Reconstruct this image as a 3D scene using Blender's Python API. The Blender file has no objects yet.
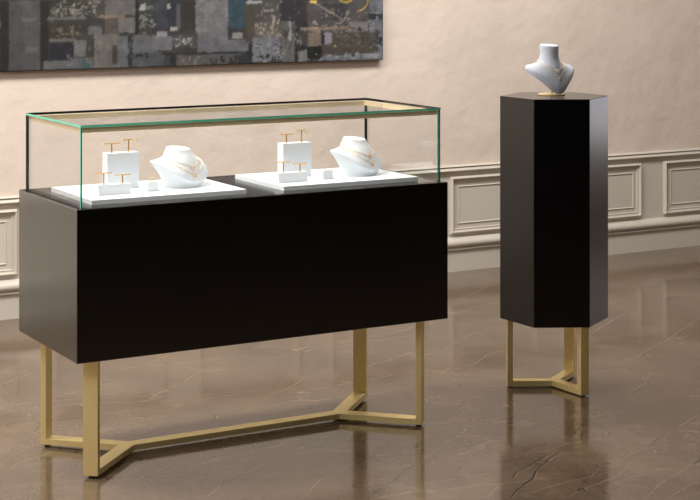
import bpy, bmesh, math, random
import numpy as np
from mathutils import Vector, Matrix
random.seed(4)
PI = math.pi
scene = bpy.context.scene
COL = scene.collection

# ------------------------------------------------------------------ materials
def lin(c):
    c = c / 255.0
    return c / 12.92 if c <= 0.04045 else ((c + 0.055) / 1.055) ** 2.4
def rgb(r, g, b): return (lin(r), lin(g), lin(b), 1.0)

def mat(name, color, rough=0.5, metal=0.0, spec=0.5, coat=0.0, bump=None, var=0.0, var_scale=8.0, coat_rough=0.05):
    m = bpy.data.materials.new(name); m.use_nodes = True
    nt = m.node_tree; N = nt.nodes; L = nt.links
    b = N['Principled BSDF']
    b.inputs['Base Color'].default_value = color
    b.inputs['Roughness'].default_value = rough
    b.inputs['Metallic'].default_value = metal
    b.inputs['Specular IOR Level'].default_value = spec
    b.inputs['Coat Weight'].default_value = coat
    b.inputs['Coat Roughness'].default_value = coat_rough
    tc = N.new('ShaderNodeTexCoord')
    if var > 0:
        n = N.new('ShaderNodeTexNoise'); n.inputs['Scale'].default_value = var_scale
        n.inputs['Detail'].default_value = 5
        L.new(tc.outputs['Object'], n.inputs['Vector'])
        r = N.new('ShaderNodeMapRange'); r.inputs['From Min'].default_value = 0.3; r.inputs['From Max'].default_value = 0.7
        r.inputs['To Min'].default_value = 1 - var; r.inputs['To Max'].default_value = 1 + var
        L.new(n.outputs['Fac'], r.inputs['Value'])
        v = N.new('ShaderNodeVectorMath'); v.operation = 'SCALE'
        v.inputs[0].default_value = color[:3]
        L.new(r.outputs['Result'], v.inputs['Scale'])
        L.new(v.outputs['Vector'], b.inputs['Base Color'])
    if bump:
        sc, st, dist = bump
        n = N.new('ShaderNodeTexNoise'); n.inputs['Scale'].default_value = sc; n.inputs['Detail'].default_value = 6
        n.inputs['Roughness'].default_value = 0.55
        L.new(tc.outputs['Object'], n.inputs['Vector'])
        bp = N.new('ShaderNodeBump'); bp.inputs['Strength'].default_value = st; bp.inputs['Distance'].default_value = dist
        L.new(n.outputs['Fac'], bp.inputs['Height']); L.new(bp.outputs['Normal'], b.inputs['Normal'])
    return m

M = {}
M['plaster'] = mat('plaster_beige', (0.72, 0.61, 0.525, 1), 0.75, bump=(5, 0.5, 0.025), var=0.05, var_scale=3.0, spec=0.3)
M['panel'] = mat('wainscot_paint', (0.62, 0.565, 0.485, 1), 0.38, spec=0.5)
M['side_wall'] = mat('side_wall_paint', (0.70, 0.62, 0.54, 1), 0.7, bump=(7, 0.3, 0.01))
M['ceiling'] = mat('ceiling_paint', (0.75, 0.73, 0.70, 1), 0.8, bump=(20, 0.1, 0.005))
M['black'] = mat('black_lacquer', (0.0012, 0.0009, 0.0012, 1), 0.24, spec=0.6, var=0.1)
M['black_case'] = mat('black_lacquer_high_gloss', (0.0012, 0.0009, 0.0012, 1), 0.22, spec=0.8, coat=0.8, coat_rough=0.2, var=0.1)
M['deck'] = mat('dark_deck_laminate', (0.012, 0.010, 0.009, 1), 0.22, spec=0.5, var=0.1)
M['gasket'] = mat('black_rubber', (0.008, 0.007, 0.007, 1), 0.6, var=0.1)
M['gold'] = mat('satin_gold', (1.0, 0.82, 0.40, 1), 0.42, metal=0.62, spec=0.5, bump=(220, 0.03, 0.001))
M['polished_gold'] = mat('polished_gold', (0.85, 0.52, 0.16, 1), 0.25, metal=0.8, var=0.05)
M['pale_gold'] = mat('pale_gold', (0.88, 0.68, 0.38, 1), 0.35, metal=0.45, var=0.05)
M['channel'] = mat('brushed_gold_channel', (1.0, 0.80, 0.50, 1), 0.5, metal=0.1, var=0.03)
M['linen'] = mat('white_linen', (0.86, 0.895, 0.93, 1), 0.75, spec=0.25, bump=(420, 0.12, 0.0008), var=0.02, var_scale=200)
M['linen_grey'] = mat('pale_grey_leatherette', (0.60, 0.645, 0.73, 1), 0.65, spec=0.3, bump=(420, 0.12, 0.0008), var=0.02, var_scale=200)
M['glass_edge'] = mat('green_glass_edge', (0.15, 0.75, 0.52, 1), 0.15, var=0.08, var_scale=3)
M['glass_edge_shaded'] = mat('shaded_green_glass_edge', (0.006, 0.035, 0.026, 1), 0.15, var=0.1)  # same green edge with shade painted into its colour
M['gem'] = mat('clear_gem', (0.95, 0.93, 0.9, 1), 0.05, spec=1.0, coat=1.0, var=0.02)

def glass_mat():
    m = bpy.data.materials.new('clear_glass'); m.use_nodes = True
    nt = m.node_tree; N = nt.nodes; L = nt.links
    N.remove(N['Principled BSDF']); out = N['Material Output']
    fr = N.new('ShaderNodeFresnel'); fr.inputs['IOR'].default_value = 1.45
    tr = N.new('ShaderNodeBsdfTransparent'); tr.inputs['Color'].default_value = (0.993, 0.998, 0.996, 1)
    gl = N.new('ShaderNodeBsdfGlossy'); gl.inputs['Roughness'].default_value = 0.02
    n = N.new('ShaderNodeTexNoise'); n.inputs['Scale'].default_value = 1.5
    bp = N.new('ShaderNodeBump'); bp.inputs['Strength'].default_value = 0.01
    L.new(n.outputs['Fac'], bp.inputs['Height']); L.new(bp.outputs['Normal'], gl.inputs['Normal'])
    mx = N.new('ShaderNodeMixShader')
    mul = N.new('ShaderNodeMath'); mul.operation = 'MULTIPLY'; mul.inputs[1].default_value = 0.22
    L.new(fr.outputs['Fac'], mul.inputs[0]); L.new(mul.outputs[0], mx.inputs['Fac'])
    L.new(tr.outputs[0], mx.inputs[1]); L.new(gl.outputs[0], mx.inputs[2]); L.new(mx.outputs[0], out.inputs['Surface'])
    return m
M['glass'] = glass_mat()

def floor_mat():
    m = bpy.data.materials.new('brown_marble'); m.use_nodes = True
    nt = m.node_tree; N = nt.nodes; L = nt.links; b = N['Principled BSDF']
    tc = N.new('ShaderNodeTexCoord')
    mp = N.new('ShaderNodeMapping'); mp.inputs['Rotation'].default_value = (0, 0, math.radians(-48))
    mp.inputs['Scale'].default_value = (.75, 2.9, 1.0)
    L.new(tc.outputs['Object'], mp.inputs['Vector'])
    def noise(scale, detail, src, rough=0.6, dist=0.0):
        n = N.new('ShaderNodeTexNoise'); n.inputs['Scale'].default_value = scale
        n.inputs['Detail'].default_value = detail; n.inputs['Roughness'].default_value = rough
        n.inputs['Distortion'].default_value = dist
        L.new(src, n.inputs['Vector']); return n
    def warp(src, scale, amt):
        n = noise(scale, 5, src)
        s = N.new('ShaderNodeVectorMath'); s.operation = 'SUBTRACT'; s.inputs[1].default_value = (.5, .5, .5)
        L.new(n.outputs['Color'], s.inputs[0])
        k = N.new('ShaderNodeVectorMath'); k.operation = 'SCALE'; k.inputs['Scale'].default_value = amt
        L.new(s.outputs['Vector'], k.inputs[0])
        a = N.new('ShaderNodeVectorMath'); a.operation = 'ADD'
        L.new(src, a.inputs[0]); L.new(k.outputs['Vector'], a.inputs[1]); return a.outputs['Vector']
    w0 = warp(tc.outputs['Object'], 1.6, 0.5)
    w1 = warp(mp.outputs['Vector'], 1.3, 0.6)
    w2 = warp(w1, 7.0, 0.14)
    n1 = noise(3.0, 8, w0, 0.62)
    cr = N.new('ShaderNodeValToRGB'); e = cr.color_ramp.elements
    e[0].position = 0.28; e[0].color = FLOOR_DARK
    e[1].position = 0.74; e[1].color = FLOOR_LIGHT
    L.new(n1.outputs['Fac'], cr.inputs['Fac'])
    n2 = noise(22, 8, w0, 0.7)
    mr = N.new('ShaderNodeMapRange'); mr.inputs['From Min'].default_value = .3; mr.inputs['From Max'].default_value = .7
    mr.inputs['To Min'].default_value = .84; mr.inputs['To Max'].default_value = 1.16
    L.new(n2.outputs['Fac'], mr.inputs['Value'])
    sc = N.new('ShaderNodeVectorMath'); sc.operation = 'SCALE'
    L.new(cr.outputs['Color'], sc.inputs[0]); L.new(mr.outputs['Result'], sc.inputs['Scale'])
    col = sc.outputs['Vector']
    def veins(scale, width, color, lo, hi, strength, seed, src):
        nonlocal col
        of = N.new('ShaderNodeVectorMath'); of.operation = 'ADD'; of.inputs[1].default_value = (seed, seed * .7, seed * .3)
        L.new(src, of.inputs[0])
        v = N.new('ShaderNodeTexVoronoi'); v.feature = 'DISTANCE_TO_EDGE'; v.inputs['Scale'].default_value = scale
        L.new(of.outputs['Vector'], v.inputs['Vector'])
        r = N.new('ShaderNodeMapRange'); r.interpolation_type = 'SMOOTHSTEP'
        r.inputs['From Min'].default_value = 0; r.inputs['From Max'].default_value = width
        r.inputs['To Min'].default_value = 1; r.inputs['To Max'].default_value = 0
        L.new(v.outputs['Distance'], r.inputs['Value'])
        k = noise(1.7 * scale, 3, of.outputs['Vector'])
        kr = N.new('ShaderNodeMapRange'); kr.interpolation_type = 'SMOOTHSTEP'
        kr.inputs['From Min'].default_value = lo; kr.inputs['From Max'].default_value = hi
        kr.inputs['To Min'].default_value = 0; kr.inputs['To Max'].default_value = strength
        L.new(k.outputs['Fac'], kr.inputs['Value'])
        mu = N.new('ShaderNodeMath'); mu.operation = 'MULTIPLY'
        L.new(r.outputs['Result'], mu.inputs[0]); L.new(kr.outputs['Result'], mu.inputs[1])
        mx = N.new('ShaderNodeMix'); mx.data_type = 'RGBA'
        L.new(mu.outputs[0], mx.inputs['Factor']); L.new(col, mx.inputs['A']); mx.inputs['B'].default_value = color
        col = mx.outputs['Result']
    veins(1.3, 0.014, (0.30, 0.215, 0.145, 1), .44, .58, 0.6, 3.1, w2)
    veins(2.9, 0.018, (0.27, 0.19, 0.125, 1), .46, .64, 0.45, 7.7, w2)
    L.new(col, b.inputs['Base Color'])
    rr = N.new('ShaderNodeMapRange'); rr.inputs['To Min'].default_value = 0.07; rr.inputs['To Max'].default_value = 0.17
    L.new(n1.outputs['Fac'], rr.inputs['Value']); L.new(rr.outputs['Result'], b.inputs['Roughness'])
    b.inputs['Specular IOR Level'].default_value = 0.5
    return m
FLOOR_DARK = (0.098, 0.065, 0.042, 1)
FLOOR_LIGHT = (0.19, 0.134, 0.090, 1)
M['floor'] = floor_mat()

# ------------------------------------------------------------------ helpers
def link(name, mesh, m, parent=None):
    o = bpy.data.objects.new(name, mesh); COL.objects.link(o)
    for k in (m if isinstance(m, (list, tuple)) else [m]): mesh.materials.append(k)
    if parent is not None: o.parent = parent
    return o
def tag(o, label=None, cat=None, group=None, kind=None):
    if label: o['label'] = label
    if cat: o['category'] = cat
    if group: o['group'] = group
    if kind: o['kind'] = kind
    return o
def thing(name, loc, rz, label, cat, group=None):
    o = bpy.data.objects.new(name, None); COL.objects.link(o)
    o.empty_display_size = 0.05
    o.location = loc; o.rotation_euler = (0, 0, rz)
    return tag(o, label, cat, group)
def finish(bm, name, m, parent=None, bevel=0.0, seg=2, smooth=False, auto=True):
    if bevel > 0:
        es = [e for e in bm.edges if len(e.link_faces) == 2 and e.calc_face_angle(0) > 0.5]
        bmesh.ops.bevel(bm, geom=es, offset=bevel, segments=seg, affect='EDGES', profile=0.6)
    bmesh.ops.recalc_face_normals(bm, faces=bm.faces)
    me = bpy.data.meshes.new(name)
    if smooth:
        for f in bm.faces: f.smooth = True
        for e in bm.edges:
            if len(e.link_faces) == 2 and e.calc_face_angle(0) > 0.7: e.smooth = False
    bm.to_mesh(me); bm.free()
    return link(name, me, m, parent)
def box(bm, x0, x1, y0, y1, z0, z1, mtx=None):
    vs = [bm.verts.new((x, y, z)) for z in (z0, z1) for y in (y0, y1) for x in (x0, x1)]
    if mtx is not None:
        for v in vs: v.co = mtx @ v.co
    fs = []
    for q in ((0, 2, 3, 1), (4, 5, 7, 6), (0, 1, 5, 4), (2, 6, 7, 3), (0, 4, 6, 2), (1, 3, 7, 5)):
        fs.append(bm.faces.new([vs[i] for i in q]))
    return fs
def tube(bm, pts, r, seg=8, closed=False):
    pts = [Vector(p) for p in pts]; n = len(pts); rings = []
    prev = None
    for i, p in enumerate(pts):
        a = pts[(i - 1) % n] if (closed or i > 0) else p
        c = pts[(i + 1) % n] if (closed or i < n - 1) else p
        t = (c - a).normalized()
        if prev is None:
            u = t.cross(Vector((0, 0, 1)))
            if u.length < 1e-3: u = t.cross(Vector((0, 1, 0)))
        else:
            u = prev - t * prev.dot(t)
        u.normalize(); prev = u; w = t.cross(u)
        rings.append([bm.verts.new(p + (u * math.cos(2 * PI * k / seg) + w * math.sin(2 * PI * k / seg)) * r) for k in range(seg)])
    for i in range(n if closed else n - 1):
        A, B = rings[i], rings[(i + 1) % n]
        for k in range(seg):
            bm.faces.new((A[k], A[(k + 1) % seg], B[(k + 1) % seg], B[k]))
    if not closed:
        bm.faces.new(rings[0][::-1]); bm.faces.new(rings[-1])
def ball(bm, c, r, seg=10, sc=(1, 1, 1)):
    bmesh.ops.create_uvsphere(bm, u_segments=seg, v_segments=max(6, seg // 2 + 2), radius=r,
                              matrix=Matrix.Translation(c) @ Matrix.Diagonal((*sc, 1)))
def lathe(bm, prof, seg=32):
    rings = []
    for r, z in prof:
        rings.append([bm.verts.new((r * math.cos(2 * PI * k / seg), r * math.sin(2 * PI * k / seg), z)) for k in range(seg)])
    for A, B in zip(rings, rings[1:]):
        for k in range(seg): bm.faces.new((A[k], A[(k + 1) % seg], B[(k + 1) % seg], B[k]))
    bm.faces.new(rings[0][::-1]); bm.faces.new(rings[-1])

# ------------------------------------------------------------------ camera
TH = math.radians(29.772)
cam = bpy.data.cameras.new('camera'); co = bpy.data.objects.new('camera', cam); COL.objects.link(co)
co.location = (0, 0, 1.4); co.rotation_euler = (PI / 2, 0, -TH)
cam.sensor_width = 36.0; cam.lens = 1685.956 * 36.0 / 700.0
cam.shift_y = -(250 + 32.65) / 700.0
cam.clip_start = 0.05
scene.camera = co

# ------------------------------------------------------------------ room shell
YW = 6.4926            # face of the baseboard on the back wall
YP = YW + 0.016        # plane of the back wall itself
XL, XR, YF, ZC = -1.3, 8.2, -1.6, 2.9
M['vein_light'] = mat('marble_vein_tan', (0.25, 0.17, 0.108, 1), 0.13, var=.2, var_scale=30)
M['vein_dark'] = mat('marble_vein_teal', (0.028, 0.042, 0.040, 1), 0.13, var=.3, var_scale=30)
VEINS = [
    ('d', ((2.246, 3.830), (2.294, 3.871), (2.367, 3.919), (2.428, 3.967), (2.484, 4.010), (2.521, 4.033))),
    ('l', ((2.521, 4.033), (2.613, 4.093), (2.718, 4.174), (2.812, 4.231), (2.874, 4.298), (2.977, 4.372), (3.046, 4.429))),
    ('l', ((2.515, 3.676), (2.602, 3.745), (2.675, 3.784))),
    ('d', ((2.675, 3.784), (2.732, 3.836), (2.789, 3.858), (2.878, 3.907), (2.933, 3.944))),
    ('d', ((2.570, 3.644), (2.631, 3.698), (2.678, 3.731), (2.731, 3.763), (2.776, 3.811), (2.843, 3.860), (2.914, 3.909), (2.962, 3.939))),
    ('d', ((2.370, 4.109), (2.426, 4.143), (2.488, 4.176))),
    ('l', ((2.488, 4.176), (2.594, 4.209), (2.655, 4.235), (2.764, 4.284))),
    ('l', ((2.090, 3.919), (2.141, 3.958), (2.215, 4.037), (2.273, 4.056), (2.345, 4.112), (2.384, 4.133))),
    ('l', ((2.613, 3.659), (2.706, 3.675), (2.792, 3.687), (2.872, 3.693), (2.931, 3.733), (2.967, 3.756))),
    ('l', ((2.696, 3.572), (2.767, 3.610), (2.862, 3.636), (2.955, 3.666), (3.034, 3.729), (3.107, 3.765))),
    ('d', ((2.765, 3.611), (2.793, 3.625), (2.788, 3.598))),
    ('d', ((2.977, 3.772), (3.007, 3.766))),
    ('l', ((3.007, 3.766), (3.101, 3.802), (3.199, 3.840))),
    ('d', ((3.199, 3.840), (3.257, 3.878), (3.332, 3.921), (3.392, 3.950))),
    ('l', ((3.392, 3.950), (3.502, 4.004), (3.611, 4.063))),
    ('l', ((2.879, 3.468), (2.998, 3.548), (3.067, 3.581), (3.148, 3.620), (3.211, 3.650))),
    ('d', ((3.199, 3.645), (3.260, 3.677))),
    ('d', ((3.058, 4.004), (3.089, 4.011), (3.124, 4.065), (3.092, 4.058), (3.158, 4.109), (3.223, 4.164))),
    ('l', ((3.223, 4.164), (3.297, 4.189), (3.384, 4.208))),
    ('l', ((2.767, 4.333), (2.832, 4.361), (2.932, 4.411), (3.018, 4.444), (3.074, 4.469))),
    ('l', ((3.626, 4.662), (3.748, 4.694), (3.861, 4.734), (3.979, 4.793))),
    ('d', ((3.976, 4.795), (3.917, 4.702), (3.913, 4.670))),
    ('d', ((3.969, 4.709), (3.944, 4.652))),
    ('l', ((3.979, 4.793), (4.054, 4.844), (4.164, 4.895), (4.307, 4.993), (4.445, 5.082), (4.575, 5.160))),
    ('l', ((3.484, 4.292), (3.564, 4.365), (3.673, 4.425), (3.788, 4.537), (3.841, 4.590))),
    ('l', ((4.374, 5.504), (4.544, 5.624), (4.655, 5.687), (4.721, 5.701), (4.856, 5.782), (4.945, 5.786), (5.075, 5.850), (5.273, 6.028), (5.485, 6.186))),
    ('l', ((3.981, 5.119), (4.125, 5.222), (4.283, 5.327), (4.388, 5.380))),
    ('l', ((3.265, 5.147), (3.349, 5.191), (3.450, 5.246), (3.584, 5.346), (3.684, 5.391), (3.825, 5.458))),
    ('l', ((3.106, 4.845), (3.236, 4.919), (3.338, 4.946), (3.453, 5.040), (3.555, 5.073))),
    ('d', ((3.907, 5.940), (3.982, 6.047), (4.022, 6.075))),
    ('l', ((3.959, 5.934), (4.010, 5.980), (4.122, 6.070), (4.260, 6.178), (4.346, 6.239))),
    ('l', ((1.869, 4.046), (1.917, 4.087), (1.967, 4.138))),
    ('d', ((1.967, 4.138), (2.010, 4.165), (2.066, 4.196))),
    ('l', ((2.066, 4.196), (2.131, 4.234), (2.233, 4.322))),
    ('l', ((2.234, 4.310), (2.304, 4.351), (2.359, 4.392))),
    ('l', ((2.229, 4.178), (2.349, 4.221), (2.449, 4.245), (2.541, 4.275), (2.636, 4.307))),
    ('l', ((2.323, 5.213), (2.413, 5.290), (2.495, 5.360), (2.585, 5.412), (2.694, 5.473))),
    ('l', ((2.373, 4.856), (2.462, 4.906), (2.508, 4.924), (2.586, 4.954), (2.687, 5.037), (2.799, 5.102))),
    ('l', ((1.881, 4.789), (1.941, 4.844), (1.997, 4.892))),
    ('d', ((2.197, 4.698), (2.232, 4.744), (2.254, 4.785))),
    ('l', ((1.788, 5.488), (1.872, 5.551), (1.950, 5.604), (2.087, 5.731))),
    ('l', ((1.962, 6.022), (2.027, 6.080), (2.085, 6.104))),
    ('l', ((1.471, 4.515), (1.559, 4.606), (1.643, 4.636), (1.760, 4.747))),
    ('l', ((1.708, 4.226), (1.795, 4.298), (1.892, 4.349), (1.980, 4.444), (2.063, 4.489))),
    ('l', ((2.206, 5.458), (2.306, 5.519), (2.431, 5.588), (2.523, 5.663))),
    ('l', ((2.925, 3.442), (3.062, 3.501), (3.121, 3.519))),
    ('l', ((2.992, 4.296), (3.114, 4.334), (3.261, 4.348), (3.399, 4.370))),
]
def add_vein(bm, pts, w, z, mi, rng):
    """a wandering ribbon of varying width in the stone surface"""
    fine = []
    for (ax, ay), (bx, by) in zip(pts, pts[1:]):
        n_ = max(2, int(math.hypot(bx - ax, by - ay) / .03)); L_ = math.hypot(bx - ax, by - ay) or 1
        for k in range(n_):
            t = k / n_; o = rng.uniform(-1, 1) * .0028 * (0 if k == 0 else 1)
            fine.append((ax + (bx - ax) * t - (by - ay) / L_ * o, ay + (by - ay) * t + (bx - ax) / L_ * o))
    fine.append(pts[-1]); prev = None; m_ = len(fine)
    for i, (x, y) in enumerate(fine):
        a_ = fine[max(0, i - 1)]; b_ = fine[min(m_ - 1, i + 1)]
        dx, dy = b_[0] - a_[0], b_[1] - a_[1]; L_ = math.hypot(dx, dy) or 1
        ww_ = w * rng.uniform(.45, 1.15) * min(1, .25 + 4 * min(i, m_ - 1 - i) / m_) / 2
        cur = (bm.verts.new((x - dy / L_ * ww_, y + dx / L_ * ww_, z)), bm.verts.new((x + dy / L_ * ww_, y - dx / L_ * ww_, z)))
        if prev:
            f = bm.faces.new((prev[0], prev[1], cur[1], cur[0])); f.material_index = mi
        prev = cur
bm = bmesh.new(); box(bm, XL - .1, XR + .1, YF, YP + .1, -0.1, 0)
vr = random.Random(11)
for kind_, pts in VEINS:
    if kind_ == 'l': add_vein(bm, pts, .0052, .00015, 1, vr)
    else:
        add_vein(bm, [(x + .0022, y - .001) for x, y in pts], .0075, .00015, 1, vr); add_vein(bm, pts, .0058, .0003, 2, vr)
tag(finish(bm, 'floor', [M['floor'], M['vein_light'], M['vein_dark']]), kind='structure')
bm = bmesh.new(); box(bm, XL, XR, YP, YP + .1, 0, ZC); tag(finish(bm, 'wall_back', M['plaster']), kind='structure')
bm = bmesh.new(); box(bm, XL - .1, XL, YF, YP + .1, 0, ZC); tag(finish(bm, 'wall_left', M['side_wall']), kind='structure')
bm = bmesh.new(); box(bm, XR, XR + .1, YF, YP + .1, 0, ZC); tag(finish(bm, 'wall_right', M['side_wall']), kind='structure')
bm = bmesh.new(); box(bm, XL - .1, XR + .1, YF, YP + .1, ZC, ZC + .1); tag(finish(bm, 'ceiling', M['ceiling']), kind='structure')
# painted dado board below the chair rail (thin board on the plaster)
bm = bmesh.new(); box(bm, XL, XR, YP - .004, YP, 0.0, 0.47); tag(finish(bm, 'trim_1', M['panel']), kind='structure')
def sweep_x(name, prof, x0, x1, m):
    """prof: list of (z, protrusion from the wall plane)"""
    bm = bmesh.new()
    a = [bm.verts.new((x0, YP - p, z)) for z, p in prof]; b = [bm.verts.new((x1, YP - p, z)) for z, p in prof]
    for i in range(len(prof) - 1): bm.faces.new((a[i], a[i + 1], b[i + 1], b[i]))
    bm.faces.new((a[-1], a[0], b[0], b[-1])); bm.faces.new(a); bm.faces.new(b[::-1])
    return finish(bm, name, m, smooth=True)
rail = [(.456, 0), (.456, .005), (.461, .008), (.4615, .021), (.4645, .0245), (.468, .0235), (.477, .0125), (.4775, .0085),
        (.4800, .0085), (.4805, .0185), (.4825, .0190), (.4885, .0105), (.4885, 0)]
tag(sweep_x('trim_2', rail, XL, XR, M['panel']), kind='structure')
basep = [(0, 0), (0, .016), (.094, .016), (.097, .019), (.0985, .024), (.103, .027), (.1075, .0255), (.110, .021), (.112, .021), (.1135, .026),
         (.119, .034), (.126, .038), (.134, .038), (.142, .034), (.149, .026), (.153, .016), (.156, .008), (.158, .006), (.158, 0)]
tag(sweep_x('baseboard_back', basep, XL, XR, M['panel']), kind='structure')
def ring_frame(bm, x0, x1, z0, z1, prof):
    loops = []
    for d, hgt in prof:
        y = YP - .004 - hgt
        loops.append([bm.verts.new(p) for p in ((x0 + d, y, z0 + d), (x1 - d, y, z0 + d), (x1 - d, y, z1 - d), (x0 + d, y, z1 - d))])
    for A, B in zip(loops, loops[1:]):
        for k in range(4): bm.faces.new((A[k], A[(k + 1) % 4], B[(k + 1) % 4], B[k]))
outer = [(0, 0), (0, .003), (.0075, .0175), (.0100, .0175), (.0145, .0045), (.0205, .0045), (.0225, .0065), (.0245, .0045), (.0255, 0)]
inner = [(.045, 0), (.0475, .0045), (.0485, .0045), (.0515, 0)]
ends = [-0.365, 0.275, 0.915, 1.552, 2.190, 2.830, 3.467, 4.106, 4.738, 5.3707, 6.003, 6.636, 7.268, 7.90]
n = 3
for e_ in ends:
    bm = bmesh.new()
    ring_frame(bm, e_ - .489, e_, .1715, .4365, outer)
    ring_frame(bm, e_ - .489, e_, .1715, .4365, inner)
    tag(finish(bm, 'trim_%d' % n, M['panel']), kind='structure'); n += 1
for nm, x0, x1 in (('baseboard_left', XL, XL + .016), ('baseboard_right', XR - .016, XR)):
    bm = bmesh.new(); box(bm, x0, x1, YF, YW, 0, .12)
    tag(finish(bm, nm, M['panel'], bevel=.004), kind='structure')

# ------------------------------------------------------------------ wall picture
def paint_picture():
    """An abstract grey cityscape collage, painted patch by patch. u runs right in units of 4.61 mm, v up from the lower edge."""
    U0, U1, V1 = -100, 384, 200
    W, Hh = U1 - U0, V1
    A = np.zeros((Hh, W, 3)); rng = np.random.default_rng(7)
    A[:] = (60, 58, 57)
    def ux(p):                     # the picture recedes to the right, so patches widen that way
        return (YW * math.tan(TH + math.atan((p - 350) / 1685.956)) - 2.105) / SU if p > 0 else p
    def R(u0, y0, u1, y1, c):      # y measured down from v=72 at the left, as rows below a datum
        b = 71.6 - 0.0319 * (u0 + u1) / 2
        kv = (.00396 + .00053 * (u0 + u1) / 768) / SV
        u1 = min(ux(u1), U1); u0 = min(ux(u0), u1 - 1) if u0 > 0 else u0
        v0, v1 = int(round((b - y1) * kv)), int(round((b - y0) * kv))
        v0 = max(v0, 0)
        A[v0:max(v1, v0 + 1), int(u0 - U0):max(int(u1 - U0), int(u0 - U0) + 1)] = c
    # rest of the canvas: same language of blocks
    for k in range(260):
        u = rng.integers(U0, U1); w = rng.integers(4, 34); y = rng.integers(-130, 0); h_ = rng.integers(4, 40)
        g = rng.integers(40, 105); c = (g, g - rng.integers(0, 5), g - rng.integers(-4, 8))
        R(u, y - h_, min(u + w, U1), min(y, 0), c)
    for k in range(50):
        u = rng.integers(U0, -6); w = rng.integers(4, 20); y = rng.integers(0, 70); g = rng.integers(42, 95)
        R(u, y - 12, min(u + w, 0), y + 8, (g, g - 2, g - 3))
    rects = [
     (0,0,7,72,(44,40,37)),(7,0,22,72,(72,73,74)),(22,0,38,72,(80,77,77)),(21,18,34,21,(96,92,90)),(24,48,37,53,(94,90,88)),(38,0,47,72,(44,42,39)),
     (47,0,100,16,(60,57,50)),(47,0,60,3,(52,48,42)),(46,17,84,20,(96,94,90)),(47,24,78,38,(60,54,46)),(48,38,74,42,(98,95,90)),
     (48,43,73,60,(42,44,52)),(41,60,68,71,(90,90,90)),(68,58,92,71,(86,86,90)),(81,60,88,69,(58,84,92)),(72,40,84,57,(104,102,102)),
     (84,36,92,57,(62,60,54)),(88,0,103,16,(72,68,62)),(92,35,101,71,(108,102,96)),(87,26,100,35,(96,94,96)),
     (100,34,118,70,(102,97,92)),(110,46,116,64,(72,60,56)),(103,0,133,15,(98,94,92)),(95,15,123,18,(124,106,92)),(103,18,117,34,(84,76,70)),
     (117,18,133,33,(104,99,95)),(118,36,126,70,(92,97,102)),(126,36,130,70,(46,48,52)),(133,0,136,35,(40,38,38)),
     (136,0,153,36,(60,62,57)),(138,4,144,10,(150,150,150)),(144,5,151,9,(104,108,108)),(153,0,165,28,(58,62,70)),(165,0,178,30,(50,52,60)),
     (165,4,168,9,(165,160,140)),(174,4,178,30,(84,84,88)),(178,0,193,31,(56,51,47)),(193,0,226,32,(110,108,112)),
     (130,35,155,53,(92,92,96)),(155,31,165,36,(128,130,136)),(150,36,170,50,(100,101,106)),(168,27,175,31,(160,155,150)),(170,34,195,47,(72,68,68)),
     (130,53,162,70,(76,78,82)),(195,32,226,50,(100,100,105)),(195,40,247,52,(96,97,102)),(160,52,246,54,(44,45,50)),(168,54,174,68,(44,45,50)),
     (174,55,197,66,(86,80,76)),(197,54,240,66,(82,82,80)),(236,54,246,66,(50,54,54)),
     (226,0,243,29,(50,72,84)),(230,33,241,39,(128,126,124)),(243,2,252,42,(74,70,58)),(252,0,280,22,(76,73,68)),(252,22,278,38,(92,88,82)),
     (250,38,278,61,(108,109,116)),(244,1,260,4,(150,152,156)),(262,10,272,12,(150,140,136)),(270,15,273,24,(150,148,144)),(278,0,301,21,(52,52,57)),
     (279,21,301,62,(92,90,88)),(286,22,289,40,(140,138,134)),(293,20,306,62,(48,48,53)),(246,44,250,64,(46,48,52)),
     (305,0,368,46,(82,78,78)),(320,4,345,20,(62,62,64)),(306,28,319,46,(120,104,92)),(298,27,346,30,(128,112,100)),(296,30,306,46,(72,66,62)),
     (323,33,330,43,(128,128,134)),(319,32,323,45,(48,48,50)),(330,33,375,47,(80,76,66)),(319,46,373,56,(82,74,63)),(305,46,320,59,(36,38,36)),
     (296,50,305,62,(112,110,108)),(320,55,384,60,(104,108,118)),(342,53,383,57,(128,132,142)),(344,22,366,32,(120,116,116)),
     (368,0,384,32,(104,108,120)),(367,14,383,19,(50,54,58)),(375,32,384,54,(112,116,126)),(377,37,384,45,(48,52,56)),(373,30,377,50,(66,66,66)),
    ]
    for r in rects: R(*r)
    def speck(u0, y0, u1, y1, n, cols, w=1, h_=1):
        for _ in range(n):
            u = rng.uniform(u0, u1); y = rng.uniform(y0, y1); R(u, y, u + rng.integers(1, w + 1), y + rng.integers(1, h_ + 1), cols[rng.integers(len(cols))])
    lt = [(120,120,112),(104,102,94),(140,138,130)]; dk = [(44,42,40),(38,38,38)]
    speck(48, 0, 98, 15, 60, lt, 2, 3); speck(48, 8, 85, 14, 40, lt, 3, 3); speck(48, 24, 78, 36, 26, [(104,98,86),(88,84,72)], 3, 3)
    speck(136, 14, 151, 28, 36, lt, 3, 2); speck(136, 28, 150, 40, 12, [(92,94,90)], 4, 3); speck(172, 36, 193, 46, 34, lt + [(160,158,156)], 3, 2)
    speck(130, 52, 168, 56, 20, dk, 4, 2); speck(176, 56, 197, 66, 20, lt, 1, 6); speck(200, 55, 236, 64, 16, dk, 2, 7)
    speck(253, 20, 278, 36, 60, [(170,150,130),(140,130,118),(112,98,84)], 2, 3); speck(251, 40, 278, 60, 50, [(130,132,140),(80,82,88)], 4, 2)
    speck(252, 52, 278, 60, 14, dk, 2, 5); speck(280, 22, 300, 60, 40, [(130,128,126),(60,58,58)], 1, 8); speck(252, 0, 280, 20, 26, lt, 2, 3)
    speck(306, 20, 368, 32, 60, [(128,120,116),(58,56,56),(150,140,132)], 4, 2); speck(318, 8, 346, 18, 40, [(96,94,94),(44,44,46),(150,140,110)], 3, 2)
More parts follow.
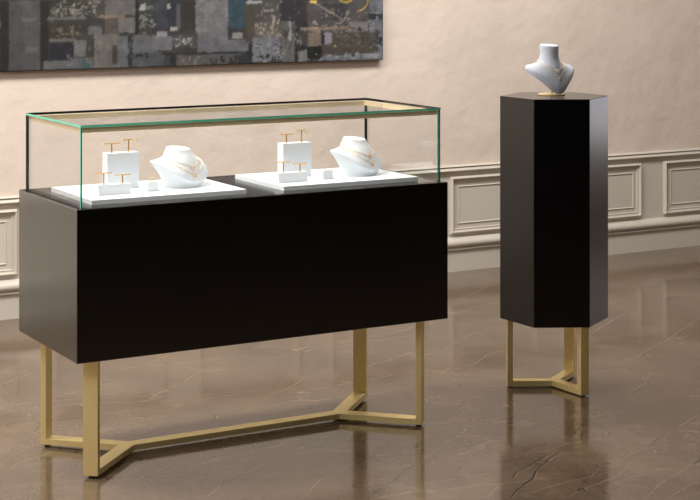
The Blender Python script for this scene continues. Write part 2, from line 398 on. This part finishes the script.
    speck(330, 34, 374, 46, 40, [(58,56,50),(98,92,80)], 4, 2); speck(296, 52, 384, 60, 50, [(140,142,150),(54,56,60)], 4, 2); speck(368, 2, 384, 54, 40, [(140,144,154),(66,70,76)], 3, 2)
    speck(195, 0, 226, 30, 60, [(120,118,122),(100,98,102)], 2, 2); speck(60, 38, 130, 70, 40, [(80,80,82),(112,108,106)], 2, 5)
    def line(u0, y0, u1, y1, c, w=1.0):
        n_ = int(max(abs(u1 - u0), abs(y1 - y0)) * 2) + 1
        for i in range(n_ + 1):
            t = i / n_; u = u0 + (u1 - u0) * t; y = y0 + (y1 - y0) * t; R(u, y, u + w, y + w, c)
    line(312, 2, 341, 20, (150,142,132)); line(341, 20, 347, 10, (150,142,132)); R(308, 0, 314, 3, (210,180,95))
    for y0_, y1_ in ((-30, -4),): line(300, y1_, 312, y0_, (150,142,132))
    def arc(cu, cy, r, a0, a1, c, w=1):
        for i in range(120):
            a = math.radians(a0 + (a1 - a0) * i / 119); u = cu + r * math.cos(a); y = cy + r * math.sin(a); R(u, y, u + w, y + w, c)
    arc(343, -6, 8, 0, 360, (180,158,84)); arc(343, -6, 7, 20, 150, (150,128,56)); arc(354, -1, 11.5, -20, 85, (176,150,78)); arc(350, -34, 16, 0, 300, (190,160,70))
    for u, y in ((354,12),(357,16),(363,12),(378,2),(321,26),(311,27),(309,33),(326,37),(347,36),(353,34),(335,35),(357,42),(333,46),(339,26),(347,28),(287,17),(292,2),(292,8),(261,8),(297,12)):
        R(u, y, u + 1, y + 1, (214, 150, 50) if (u + y) % 2 else (205, 120, 60))
    B = np.pad(A, ((1, 1), (1, 1), (0, 0)), 'edge'); A = (A * 2 + B[:-2, 1:-1] * .45 + B[2:, 1:-1] * .45 + B[1:-1, :-2] * .45 + B[1:-1, 2:] * .45) / 3.8
    # soften and roughen the patch borders
    def smooth_noise(n_, amp):
        g = rng.normal(0, 1, (Hh // n_ + 2, W // n_ + 2))
        yy, xx = np.mgrid[0:Hh, 0:W] / n_; y0_, x0_ = yy.astype(int), xx.astype(int); fy, fx = yy - y0_, xx - x0_
        return amp * ((g[y0_, x0_] * (1 - fx) + g[y0_, x0_ + 1] * fx) * (1 - fy) + (g[y0_ + 1, x0_] * (1 - fx) + g[y0_ + 1, x0_ + 1] * fx) * fy)
    jy = np.clip(np.arange(Hh)[:, None] + smooth_noise(2, .5), 0, Hh - 1).round().astype(int)
    jx = np.clip(np.arange(W)[None, :] + smooth_noise(2, .5), 0, W - 1).round().astype(int)
    gold = (A[..., 0] - A[..., 2]) > 60
    A = np.where(gold[..., None], A, A[jy, jx])
    A *= 1 + smooth_noise(5, .06)[..., None]
    grey = A.mean(2, keepdims=True); A = np.where(gold[..., None], A * .95, (grey + (A - grey) * .75) * .92)
    # brush grain
    A *= (1 + rng.normal(0, .035, (Hh, W, 1)))
    A *= (1 + np.repeat(rng.normal(0, .012, (1, W, 1)), Hh, 0))
    return U0, U1, V1, np.clip(A, 0, 255)
PX1, PZ0 = 3.876, 0.9865
SU = (3.872 - 2.105) / 384; SV = 0.0042
U0, U1, V1, A = paint_picture()
pw, ph = (U1 - U0) * SU, V1 * SV
pic = thing('wall_picture', (PX1 - pw / 2, YP, PZ0), 0, 'large dark grey abstract city collage picture hanging on the beige wall', 'picture')
x0, x1 = -pw / 2, pw / 2
bm = bmesh.new()
box(bm, x0, x1, -.030, -.004, 0, ph)
finish(bm, 'stretcher_frame', mat('picture_edge_black', (0.012, 0.012, 0.014, 1), .5, var=.1), pic, bevel=.0012)
hh, ww = A.shape[:2]
xs = np.linspace(x0 + .003, x1 - .003, ww); zs = np.linspace(.003, ph - .003, hh)
XX, ZZ = np.meshgrid(xs, zs)
front = np.stack([XX.ravel(), np.full(XX.size, -.0325), ZZ.ravel()], 1)
idx = np.arange(hh * ww).reshape(hh, ww)
faces = np.stack([idx[:-1, :-1].ravel(), idx[:-1, 1:].ravel(), idx[1:, 1:].ravel(), idx[1:, :-1].ravel()], 1)
# back rim so the canvas is a closed sheet wrapped over the frame
nb = len(front)
rim_i = list(idx[0, :]) + list(idx[1:, -1]) + list(idx[-1, -2::-1]) + list(idx[-2:0:-1, 0])
rim = front[rim_i].copy(); rim[:, 1] = -.0295
verts = np.concatenate([front, rim]); k = len(rim_i)
side = [(rim_i[i], nb + i, nb + (i + 1) % k, rim_i[(i + 1) % k]) for i in range(k)]
me = bpy.data.meshes.new('canvas')
me.from_pydata(verts.tolist(), [], faces.tolist() + side)
ca = me.color_attributes.new('paint', 'FLOAT_COLOR', 'POINT')
c = A.reshape(-1, 3) / 255.0
c = np.where(c <= .04045, c / 12.92, ((c + .055) / 1.055) ** 2.4)
c = np.concatenate([c, np.full((k, 3), .02)]); c = np.concatenate([c, np.ones((len(c), 1))], 1)
ca.data.foreach_set('color', c.ravel().astype(np.float32))
pm = mat('painted_canvas', (1, 1, 1, 1), .45, spec=.3, bump=(150, .15, .002))
at = pm.node_tree.nodes.new('ShaderNodeAttribute'); at.attribute_name = 'paint'
pm.node_tree.links.new(at.outputs['Color'], pm.node_tree.nodes['Principled BSDF'].inputs['Base Color'])
link('canvas', me, pm, pic)

# ------------------------------------------------------------------ glass showcase
CX, CY, CL, CD = 1.616, 4.3051, 1.1902, 0.480      # front left corner, length, depth
ZB, ZT, ZG = 0.3311, 0.7470, 0.9720                # underside, deck, top of glass
G = 0.017
case = thing('display_showcase', (CX + CL / 2, CY + CD / 2, 0), 0,
             'long black jewellery showcase with glass top box standing on gold legs', 'display case')
hx, hy = CL / 2, CD / 2
bm = bmesh.new()
box(bm, -hx, hx, -hy, hy, ZB, ZT)
# sunk groove round the deck for the glass to stand in
top = [f for f in bm.faces if f.calc_center_median().z > ZT - 1e-4][0]
bmesh.ops.recalc_face_normals(bm, faces=bm.faces)
r1 = bmesh.ops.inset_region(bm, faces=[top], thickness=G - .0015, depth=0)
r2 = bmesh.ops.inset_region(bm, faces=[top], thickness=.010, depth=0)
ring = r2['faces']
r3 = bmesh.ops.extrude_face_region(bm, geom=ring)
for v in [g for g in r3['geom'] if isinstance(g, bmesh.types.BMVert)]: v.co.z -= .006
bmesh.ops.delete(bm, geom=ring, context='FACES_ONLY')
rim_out = [e for e in bm.edges if all(abs(abs(v.co.x) - hx) < 1e-4 and abs(abs(v.co.y) - hy) < 1e-4 for v in e.verts)]
bmesh.ops.bevel(bm, geom=rim_out, offset=.0022, segments=3, affect='EDGES', profile=.5)
bmesh.ops.recalc_face_normals(bm, faces=bm.faces)
for f in bm.faces: f.material_index = 1 if (f.normal.z > .9 and f.calc_center_median().z > ZT - 1e-3) else (2 if f.calc_center_median().z > ZT - .0065 and f.calc_center_median().z < ZT - .0001 and abs(f.calc_center_median().x) < hx - .01 and abs(f.calc_center_median().y) < hy - .01 else 0)
finish(bm, 'cabinet_body', [M['black_case'], M['deck'], M['gasket']], case)
TG = .006
gx, gy = hx - G, hy - G
def pane(x0, x1, y0, y1, z0, z1, lab, thin, dark):
    """thin: axis across the sheet; the two broad faces are clear, edge faces are green, with shade painted on the dark ones"""
    bm = bmesh.new(); box(bm, x0, x1, y0, y1, z0, z1); bmesh.ops.recalc_face_normals(bm, faces=bm.faces)
    for f in bm.faces:
        nn = f.normal
        if abs(nn[thin]) > .9: f.material_index = 0
        else: f.material_index = 2 if dark(nn) else 1
    me = bpy.data.meshes.new('glass_panel'); bm.to_mesh(me); bm.free()
    o = link('glass_panel', me, [M['glass'], M['glass_edge'], M['glass_edge_shaded']], case); o['label'] = lab
zt2 = ZG - TG - .0004; zl = ZT - .005
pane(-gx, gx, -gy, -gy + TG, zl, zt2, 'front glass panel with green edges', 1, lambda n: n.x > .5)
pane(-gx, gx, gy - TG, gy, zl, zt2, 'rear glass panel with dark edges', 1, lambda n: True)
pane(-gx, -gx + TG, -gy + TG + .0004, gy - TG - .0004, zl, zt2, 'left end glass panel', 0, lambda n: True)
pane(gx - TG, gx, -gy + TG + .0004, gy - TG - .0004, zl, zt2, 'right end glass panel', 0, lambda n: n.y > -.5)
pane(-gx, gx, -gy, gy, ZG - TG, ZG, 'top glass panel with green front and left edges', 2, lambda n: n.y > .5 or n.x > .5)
# dark strips added to deepen the glass edges: lid rear and right, rear corners
bm = bmesh.new()
box(bm, -gx, gx, gy, gy + .0018, ZG - TG, ZG + .0004); box(bm, gx, gx + .0018, -gy, gy + .0018, ZG - TG, ZG + .0004)
box(bm, -gx - .0012, -gx + .003, gy - .006, gy + .0015, ZT, ZG - TG); box(bm, gx - TG, gx - .001, gy, gy + .0015, ZT, ZG - TG)
finish(bm, 'dark_edge_strip', M['gasket'], case)
# gold light channels under the lid
ch, cw = .0145, .012
for i, (a0, a1, b0, b1) in enumerate(((-gx + TG + .001, gx - TG - .001, -gy + TG + .001, -gy + TG + .001 + cw), (-gx + TG + .001, gx - TG - .001, gy - TG - .001 - cw, gy - TG - .001),
                          (-gx + TG + .001, -gx + TG + .001 + cw, -gy + TG + .002 + cw, gy - TG - .002 - cw), (gx - TG - .001 - cw, gx - TG - .001, -gy + TG + .002 + cw, gy - TG - .002 - cw))):
    bm = bmesh.new(); box(bm, a0, a1, b0, b1, ZG - TG - .0008 - ch, ZG - TG - .0008)
    finish(bm, 'light_channel', M['channel'], case, bevel=.0008)
# legs: flat bar, vertical post then diagonal foot bar to the node on the centre line
BW, BT, FH = .0428, .0165, .0085
E1, E2 = .0638, .0582
def bar(bm, p, q, w, t_, up):
    """rectangular bar from p to q, w across, t_ along up"""
    p, q, up = Vector(p), Vector(q), Vector(up).normalized(); d = (q - p).normalized(); s = d.cross(up).normalized()
    vs = [bm.verts.new(c_ + s * a * w / 2 + up * b * t_ / 2) for c_ in (p, q) for a, b in ((-1, -1), (1, -1), (1, 1), (-1, 1))]
    for k in range(4): bm.faces.new((vs[k], vs[(k + 1) % 4], vs[4 + (k + 1) % 4], vs[4 + k]))
    bm.faces.new(vs[:4][::-1]); bm.faces.new(vs[4:])
def leg_with_foot(parent, P, D, length, ztop, w, t_, foot_r, label=None, FH=FH):
    """one mesh: L-profile drawn in the vertical plane through P along D, extruded to width w"""
    D = Vector((D[0], D[1], 0)).normalized(); S = Vector((-D.y, D.x, 0)); P = Vector((P[0], P[1], 0))
    prof = [(-t_ / 2, FH), (length, FH), (length, FH + t_), (t_ / 2, FH + t_), (t_ / 2, ztop), (-t_ / 2, ztop)]
    bm = bmesh.new()
    a = [bm.verts.new(P + D * u + S * w / 2 + Vector((0, 0, z))) for u, z in prof]
    b = [bm.verts.new(P + D * u - S * w / 2 + Vector((0, 0, z))) for u, z in prof]
    for k in range(6): bm.faces.new((a[k], a[(k + 1) % 6], b[(k + 1) % 6], b[k]))
    bm.faces.new(a); bm.faces.new(b[::-1])
    lg = finish(bm, 'leg', M['gold'], parent, bevel=.0009, seg=1)
    if label: lg['label'] = label
    bm = bmesh.new(); lathe(bm, [(foot_r, 0), (foot_r, FH * .55), (foot_r * .6, FH * .6), (foot_r * .6, FH - .0002)], 20)
    for v in bm.verts: v.co += P + D * .004
    finish(bm, 'foot', M['gasket'], lg)
run = hy - E2                          # legs stand at 45 degrees to the node on the centre line
for sx in (-1, 1):
    for sy in (-1, 1):
        Px, Py = sx * (hx - E1), sy * (hy - E2)
        leg_with_foot(case, (Px, Py), (-sx, -sy), run * math.sqrt(2) + sy * sx * BW / 2, ZB - .0005, BW, BT, .009)
bm = bmesh.new(); nx = hx - E1 - run
bar(bm, (-nx, 0, FH + BT / 2), (nx, 0, FH + BT / 2), BW * .98, BT * .97, (0, 0, 1))
finish(bm, 'stretcher', M['gold'], case, bevel=.0009, seg=1)

# ------------------------------------------------------------------ hexagonal pedestal
PCX, PCY, PS = 3.3915, 4.5541, 0.182
PR = math.radians(2.157) - TH
PZB, PZT = .2284, .971
ped = thing('display_pedestal', (PCX, PCY, 0), PR, 'tall black hexagonal pedestal on three gold legs', 'pedestal')
bm = bmesh.new()
lo = [bm.verts.new((PS * math.cos(k * PI / 3), PS * math.sin(k * PI / 3), PZB)) for k in range(6)]
hi = [bm.verts.new((PS * math.cos(k * PI / 3), PS * math.sin(k * PI / 3), PZT)) for k in range(6)]
for k in range(6): bm.faces.new((lo[k], lo[(k + 1) % 6], hi[(k + 1) % 6], hi[k]))
bm.faces.new(hi); bm.faces.new(lo[::-1])
bmesh.ops.bevel(bm, geom=list(bm.edges), offset=.0018, segments=2, affect='EDGES', profile=.5)
bmesh.ops.recalc_face_normals(bm, faces=bm.faces)
for f in bm.faces: f.material_index = 1 if f.normal.z > .95 else 0
finish(bm, 'column', [M['black'], M['deck']], ped)
for ang in (180, -60, 60):
    a = math.radians(ang); rr = PS - .0325
    leg_with_foot(ped, (rr * math.cos(a), rr * math.sin(a)), (-math.cos(a), -math.sin(a)), rr + .0090, PZB - .0005, .0335, .0185 - .0003 * (ang == 60) - .0006 * (ang == 180), .007, FH=.0045)

# ------------------------------------------------------------------ trays and risers
TT = .0125; ZTR = ZT + TT
def block(name, x0, x1, y0, y1, z0, z1, label, cat, group, m='linen', bev=.0014):
    o = thing(name, ((x0 + x1) / 2, (y0 + y1) / 2, z0), 0, label, cat, group)
    o2 = None
    bm = bmesh.new(); box(bm, -(x1 - x0) / 2, (x1 - x0) / 2, -(y1 - y0) / 2, (y1 - y0) / 2, 0, z1 - z0)
    me = finish(bm, name, M[m], None, bevel=bev)
    bpy.data.objects.remove(o)
    me.location = ((x0 + x1) / 2, (y0 + y1) / 2, z0); me.name = name
    return tag(me, label, cat, group)
trays = ((1.6835, 2.1565, 'left'), (2.278, 2.7405, 'right'))
for x0, x1, side_ in trays:
    block('display_tray', x0, x1, 4.371, 4.697, ZT, ZTR, 'thin white display tray at the %s end inside the glass showcase' % side_, 'tray', 'white trays in the showcase')

def earring_stand(x, y, z, h, side_, which, kind):
    t = thing('earring_stand', (x, y, z), 0, 'gold T-shaped earring stand, %s on the %s tray' % (which, side_), 'earring stand', 'gold T earring stands')
    bm = bmesh.new(); lathe(bm, [(.0042, 0), (.0042, .0008), (.0021, .0012), (.0021, h - .0012)], 14); finish(bm, 'post', M['polished_gold'], t)
    bm = bmesh.new(); tube(bm, [(-.0235, 0, h - .0012), (.0235, 0, h - .0012)], .0016, 8)
    finish(bm, 'crossbar', M['polished_gold'], t)
    for s, w_ in ((-1, 'left'), (1, 'right')):
        if kind == 'hoop':
            e = thing('hoop_earring', (x + s * .0195, y, z + h), 0, '%s gold hoop earring on the tallest gold stand of the %s tray' % (w_, side_), 'earring', 'hoop earrings')
            bm = bmesh.new(); R_ = .0062
            tube(bm, [(R_ * math.cos(a * PI / 12), -.0005, -.0062 + R_ * math.sin(a * PI / 12)) for a in range(24)], .0013, 8, True)
            finish(bm, 'hoop', M['pale_gold'], e)
            for g in range(5):
                a = math.radians(200 + g * 35); bm = bmesh.new(); ball(bm, (R_ * math.cos(a), -.0022, -.0062 + R_ * math.sin(a)), .0010, 8)
                finish(bm, 'gem', M['gem'], e)
        else:
            L_ = .011 if kind == 'long' else .008
            e = thing('drop_earring', (x + s * .0155, y, z + h), 0, '%s drop earring on the stand %s, %s tray' % (w_, which.replace('at the ', '').replace(' of the ', ' on '), side_), 'earring', 'drop earrings')
            bm = bmesh.new(); tube(bm, [(0, -.0017, .0004), (0, -.0021, -.002), (0, -.0021, -L_)], .00045, 6); finish(bm, 'ear_chain', M['pale_gold'], e)
            bm = bmesh.new(); ball(bm, (0, -.0021, -L_ - .0016), .0011, 8, (1, 1, 1.6)); finish(bm, 'drop', M['pale_gold'], e)

# ------------------------------------------------------------------ busts
def lerp_tab(tab, x):
    """smooth (Catmull-Rom) look-up, mirrored about 0 and 180 degrees"""
    x = abs((x + 180) % 360 - 180); n_ = len(tab)
    for i_ in range(n_ - 1):
        a, va = tab[i_]; b, vb = tab[i_ + 1]
        if x <= b or i_ == n_ - 2:
            h_ = b - a; t = min(1, (x - a) / h_)
            def slope(k):
                if k == 0 or k == n_ - 1: return 0.0
                (xa, ya), (xc, yc) = tab[k - 1], tab[k + 1]; return (yc - ya) / (xc - xa)
            m0, m1 = slope(i_) * h_, slope(i_ + 1) * h_
            return (2*t**3 - 3*t**2 + 1) * va + (t**3 - 2*t**2 + t) * m0 + (-2*t**3 + 3*t**2) * vb + (t**3 - t**2) * m1
class Bust:
    def __init__(s, neck, crest_r, crest_z, under, base, ctrl, tilt, rnd):
        s.neck, s.cr, s.cz, s.under, s.base, s.ctrl, s.tilt, s.rnd = neck, crest_r, crest_z, under, base, ctrl, tilt, rnd
    def upper(s, phi, t):
        """surface point from neck foot (t=0) to crest (t=1)"""
        nr, nz = s.neck[-1]
        R_, Z_ = lerp_tab(s.cr, phi), lerp_tab(s.cz, phi)
        k = lerp_tab(s.ctrl, phi)              # 0 concave ... 1 convex
        p1 = (nr + (R_ - nr) * (0.16 + .34 * k), nz + (Z_ - nz) * (.80 - .44 * k))
        r = (1 - t) ** 2 * nr + 2 * t * (1 - t) * p1[0] + t * t * R_
        z = (1 - t) ** 2 * nz + 2 * t * (1 - t) * p1[1] + t * t * Z_
        return r, z
    def point(s, phi, r, z):
        a = math.radians(phi); return Vector((r * math.cos(a), r * math.sin(a), z - s.tilt * r * math.cos(a) * max(0, min(1, (z - .095) / .02))))
    def mesh(s, nphi=96):
        bm = bmesh.new(); cols = []
        zt_ = s.neck[0][1]
        topv = bm.verts.new((0, 0, zt_)); botv = bm.verts.new((0.0, 0, s.base[0]))
        for i in range(nphi):
            phi = -180 + 360 * i / nphi; prof = [(s.neck[0][0] * .5, zt_)] + list(s.neck)
            prof += [s.upper(phi, t / 14) for t in range(1, 14)]
            R_, Z_ = lerp_tab(s.cr, phi), lerp_tab(s.cz, phi); q = s.rnd
            a = s.upper(phi, .97)
            prof += [(R_ - q * .1, Z_ - q * .25), (R_ - q * .3, Z_ - q * .8)]
            br, bz = lerp_tab(s.under, phi), s.base[1]
            p0 = (R_ - q * .3, Z_ - q * .8); c1 = (br + (p0[0] - br) * .35, bz + (p0[1] - bz) * .55)
            for t in range(1, 11):
                t /= 10; prof.append(((1 - t) ** 2 * p0[0] + 2 * t * (1 - t) * c1[0] + t * t * br, (1 - t) ** 2 * p0[1] + 2 * t * (1 - t) * c1[1] + t * t * bz))
            cols.append([bm.verts.new(s.point(phi, r, z)) for r, z in prof])
        m_ = len(cols[0])
        for i in range(nphi):
            A_, B_ = cols[i], cols[(i + 1) % nphi]
            bm.faces.new((topv, A_[0], B_[0])); bm.faces.new((botv, B_[-1], A_[-1]))
            for j in range(m_ - 1): bm.faces.new((A_[j], A_[j + 1], B_[j + 1], B_[j]))
        return bm
low = Bust(neck=[(.0325, .111), (.0345, .1102), (.0354, .1082), (.0390, .100), (.0445, .0915)],
           crest_r=[(0, .081), (25, .084), (50, .090), (75, .093), (95, .100), (108, .098), (125, .076), (150, .056), (180, .050)],
           crest_z=[(0, .020), (25, .025), (50, .040), (75, .064), (90, .075), (105, .079), (125, .078), (150, .077), (180, .076)],
           under=[(0, .070), (40, .067), (70, .059), (90, .052), (120, .043), (180, .034)], base=(.0, .0),
           ctrl=[(0, 1.05), (40, 1.0), (75, .55), (100, .25), (180, .3)], tilt=.12, rnd=.006)
tall = Bust(neck=[(.0295, .168), (.0313, .1672), (.0320, .165), (.0310, .150), (.0314, .136), (.0335, .124), (.037, .114)],
            crest_r=[(0, .063), (25, .064), (50, .073), (75, .093), (90, .099), (105, .088), (125, .062), (180, .044)],
            crest_z=[(0, .024), (25, .032), (50, .056), (75, .084), (90, .096), (105, .100), (125, .100), (180, .100)],
            under=[(0, .028), (90, .014), (180, .012)], base=(.036, .034),
            ctrl=[(0, 1.0), (40, .85), (75, .55), (100, .45), (180, .3)], tilt=.10, rnd=.022)
def chain_points(b, t_side, t_front, end=105, off=.0011, n=64, p=1.0, shift=0):
    pts = []
    for i in range(n + 1):
        phi = -end + 2 * end * i / n
        w = (1 - abs(phi) / end) ** p
        t = t_side + (t_front - t_side) * w; phi += shift
        r, z = b.upper(phi, t)
        r2, z2 = b.upper(phi, min(1, t + .02)); dr, dz = r2 - r, z2 - z; L_ = math.hypot(dr, dz) or 1
        pts.append(b.point(phi, r - dz / L_ * off, z + dr / L_ * off))
    return pts
def back_loop(b, t_side, n=24, off=.0012, shift=0):
    """closes the chain round the back of the neck"""
    pts = []
    for i in range(1, n):
        u = i / n; phi = 105 + 150 * u + shift; ph_ = phi
        t = t_side * (1 - .55 * math.sin(PI * u)); r, z = b.upper(ph_, t)
        pts.append(b.point(phi, r + off, z + off))
    return pts
def necklace(b, loc, rz, t_side, t_front, label, pend, m, shift=0):
    t = thing('necklace', loc, rz, label, 'necklace', 'gold pendant necklaces')
    pts = chain_points(b, t_side, t_front, shift=shift)
    bm = bmesh.new(); tube(bm, pts + back_loop(b, t_side, shift=shift), .0006, 6, True); finish(bm, 'chain', M[m], t, smooth=True)
    mid = pts[len(pts) // 2]
    r, z = b.upper(shift, t_front); r2, z2 = b.upper(shift, min(1, t_front + .03)); d = Vector((r2 - r, 0, z2 - z)).normalized(); nrm = Vector((-d.z, 0, d.x))
    if nrm.x < 0: nrm = -nrm
    turn = Matrix.Rotation(math.radians(shift), 3, 'Z'); d = turn @ d; nrm = turn @ nrm
    c_ = mid + d * .0042 + nrm * .0012; Y = turn @ Vector((0, 1, 0))
    bm = bmesh.new()
    R_ = .0047
    if pend == 'ring':
        tube(bm, [c_ + (Y * math.cos(a * PI / 10) + d * math.sin(a * PI / 10)) * R_ for a in range(20)], .0011, 8, True)
    else:
        vs = []
        for s_ in (0, 1):
            ring_ = []
            for a in range(20):
                an = a * PI / 10; rr_ = R_ * (1.0 if pend == 'disc' else (.8 + .35 * math.sin(an)))
                ring_.append(bm.verts.new(c_ + (Y * math.cos(an) + d * math.sin(an) * 1.05) * rr_ + nrm * (.0011 * (s_ * 2 - 1))))
            vs.append(ring_)
        for k in range(20): bm.faces.new((vs[0][k], vs[0][(k + 1) % 20], vs[1][(k + 1) % 20], vs[1][k]))
        bm.faces.new(vs[1]); bm.faces.new(vs[0][::-1])
    pd = finish(bm, 'pendant', M[m], t)
    bm = bmesh.new(); ball(bm, c_ + nrm * .0016, .0013, 8); finish(bm, 'gem', M['gem'], pd)

AL = math.radians(58)
def face_rot(al):   # a bust whose front is turned al to the camera's right of facing it
    return -PI / 2 - TH + al
LOW_ROT = face_rot(AL)
for side_, bx, by in (('left', 2.0205, 4.5490), ('right', 2.6090, 4.5330)):
    z_ = ZTR
    bm = low.mesh(); o = finish(bm, 'necklace_bust', M['linen'], smooth=True)
    o.location = (bx, by, z_); o.rotation_euler = (0, 0, LOW_ROT)
    tag(o, 'low white necklace bust with a cut-off neck on the %s tray of the showcase' % side_, 'necklace bust', 'low white necklace busts')
    necklace(low, (bx, by, z_), LOW_ROT, .16, .52, 'shorter gold necklace on the white bust of the %s tray' % side_, 'ring', 'polished_gold', -14)
    necklace(low, (bx, by, z_), LOW_ROT, .22, .80, 'longer gold necklace on the white bust of the %s tray' % side_, 'drop', 'polished_gold', -14)

for side_, dx, dy in (('left', 0.0, 0.0), ('right', 0.5655, -0.010)):
    X0 = 1.8045 + dx; Y0 = 4.562 + dy; zt_ = ZTR + .1035
    block('tall_riser', X0, X0 + .0975, Y0, Y0 + .037, ZTR, zt_, 'tall upright white block standing at the back of the %s tray' % side_, 'display riser', 'tall white display blocks')
    X1 = 1.7345 + dx; Y1 = 4.452 + dy * .7; zl_ = ZTR + .0290
    block('low_riser', X1, X1 + .097, Y1, Y1 + .028, ZTR, zl_, 'low long white block in front of the tall block on the %s tray' % side_, 'display riser', 'low white display blocks')
    X2 = 1.8880 + dx * 1.003; Y2 = 4.462 + dy * .7; zc_ = ZTR + .0275
    block('ring_cube', X2, X2 + .034, Y2, Y2 + .030, ZTR, zc_, 'tiny white cube beside the low block on the %s tray' % side_, 'ring display', 'small white ring cubes')
    g = thing('finger_ring', (X2 + .017, Y2 + .015, zc_), 0, 'thin gold ring standing on the tiny white cube of the %s tray' % side_, 'ring', 'gold rings')
    bm = bmesh.new(); tube(bm, [(.0055 * math.cos(a * PI / 12), 0, .0063 + .0055 * math.sin(a * PI / 12)) for a in range(24)], .0011, 8, True); finish(bm, 'band', M['pale_gold'], g)
    bm = bmesh.new(); ball(bm, (0, 0, .0131), .0012, 8); finish(bm, 'gem', M['gem'], g)
    earring_stand(X0 + .0205, Y0 + .018, zt_, .0275, side_, 'at the left of the tall block', 'long')
    earring_stand(X0 + .0730, Y0 + .018, zt_, .0370, side_, 'at the right of the tall block', 'hoop')
    earring_stand(X1 + .0215, Y1 + .014, zl_, .0325, side_, 'at the left of the low block', 'long')
    earring_stand(X1 + .0780, Y1 + .014, zl_, .0245, side_, 'at the right of the low block', 'short')

# bust on its own little stand on the pedestal
BX, BY = 3.3975, 4.590
TR = face_rot(math.radians(31))
tb = thing('necklace_bust', (BX, BY, PZT), TR, 'pale grey necklace bust on a gold disc stand on top of the hexagonal pedestal', 'necklace bust')
finish(tall.mesh(), 'torso', M['linen_grey'], tb, smooth=True)
bm = bmesh.new(); lathe(bm, [(.045, 0), (.046, .0012), (.046, .0032), (.0445, .0044), (.006, .0046)], 48)
for v in bm.verts: v.co += Vector((.0041, .0069, 0))
bs = finish(bm, 'stand_base', M['pale_gold'], tb, smooth=True)
bm = bmesh.new(); tube(bm, [(.0041, .0069, .0046), (.0041, .0069, .040)], .0042, 16); finish(bm, 'stand_post', M['pale_gold'], tb, smooth=True)
necklace(tall, (BX, BY, PZT), TR, .07, .40, 'shorter gold necklace on the bust on the pedestal', 'ring', 'pale_gold')
necklace(tall, (BX, BY, PZT), TR, .15, .64, 'longer gold necklace on the bust on the pedestal', 'drop', 'pale_gold')

# ------------------------------------------------------------------ light
def area(name, loc, target, sx, sy, power, color=(1, 1, 1)):
    l = bpy.data.lights.new(name, 'AREA'); l.shape = 'RECTANGLE'; l.size = sx; l.size_y = sy; l.energy = power; l.color = color
    o = bpy.data.objects.new(name, l); COL.objects.link(o); o.location = loc
    o.rotation_euler = (Vector(target) - Vector(loc)).to_track_quat('-Z', 'Y').to_euler(); return o
area('ceiling_lamp_key', (0.9, 5.0, 2.8), (1.2, 6.2, 0), 1.8, 0.5, 92, (1, .985, .955))
area('ceiling_lamp_wall', (3.6, 5.2, 2.8), (3.7, 6.4, 0.4), 1.6, 0.5, 56, (1, .985, .955))
area('ceiling_lamp_left', (-0.2, 3.0, 2.8), (1.0, 4.6, 0.3), 1.8, 1.6, 74, (1, .99, .97))
area('fill_light_right', (5.7, 4.9, 2.85), (5.7, 5.0, 0), 2.4, 1.0, 20, (1, .98, .95))  # unseen fill, added to lift the floor along the back wall
sb = area('right_softbox', (8.1, 5.45, .75), (8.1 - .976, 5.45 - .21, .75 + .21), 1.1, .8, 0.8, (.93, .93, 1))
sb.data.spread = math.radians(58)
# strip lamps inside the gold channels
for yy in (CY + G + TG + .008, CY + CD - G - TG - .008):
    area('case_strip_lamp', (CX + CL / 2, yy, ZG - TG - .0170), (CX + CL / 2, yy, 0), 1.1, .008, 0.28, (1, .97, .92))
w = bpy.data.worlds.new('world'); scene.world = w; w.use_nodes = True
w.node_tree.nodes['Background'].inputs['Color'].default_value = (.02, .02, .02, 1)
w.node_tree.nodes['Background'].inputs['Strength'].default_value = 0.3
scene.view_settings.view_transform = 'Standard'; scene.view_settings.look = 'None'
scene.view_settings.gamma = 1.0; scene.view_settings.exposure = 0.0; scene.view_settings.use_curve_mapping = False
scene.cycles.use_denoising = True
scene.cycles.max_bounces = 10; scene.cycles.transparent_max_bounces = 16
scene.cycles.sample_clamp_indirect = 4.0
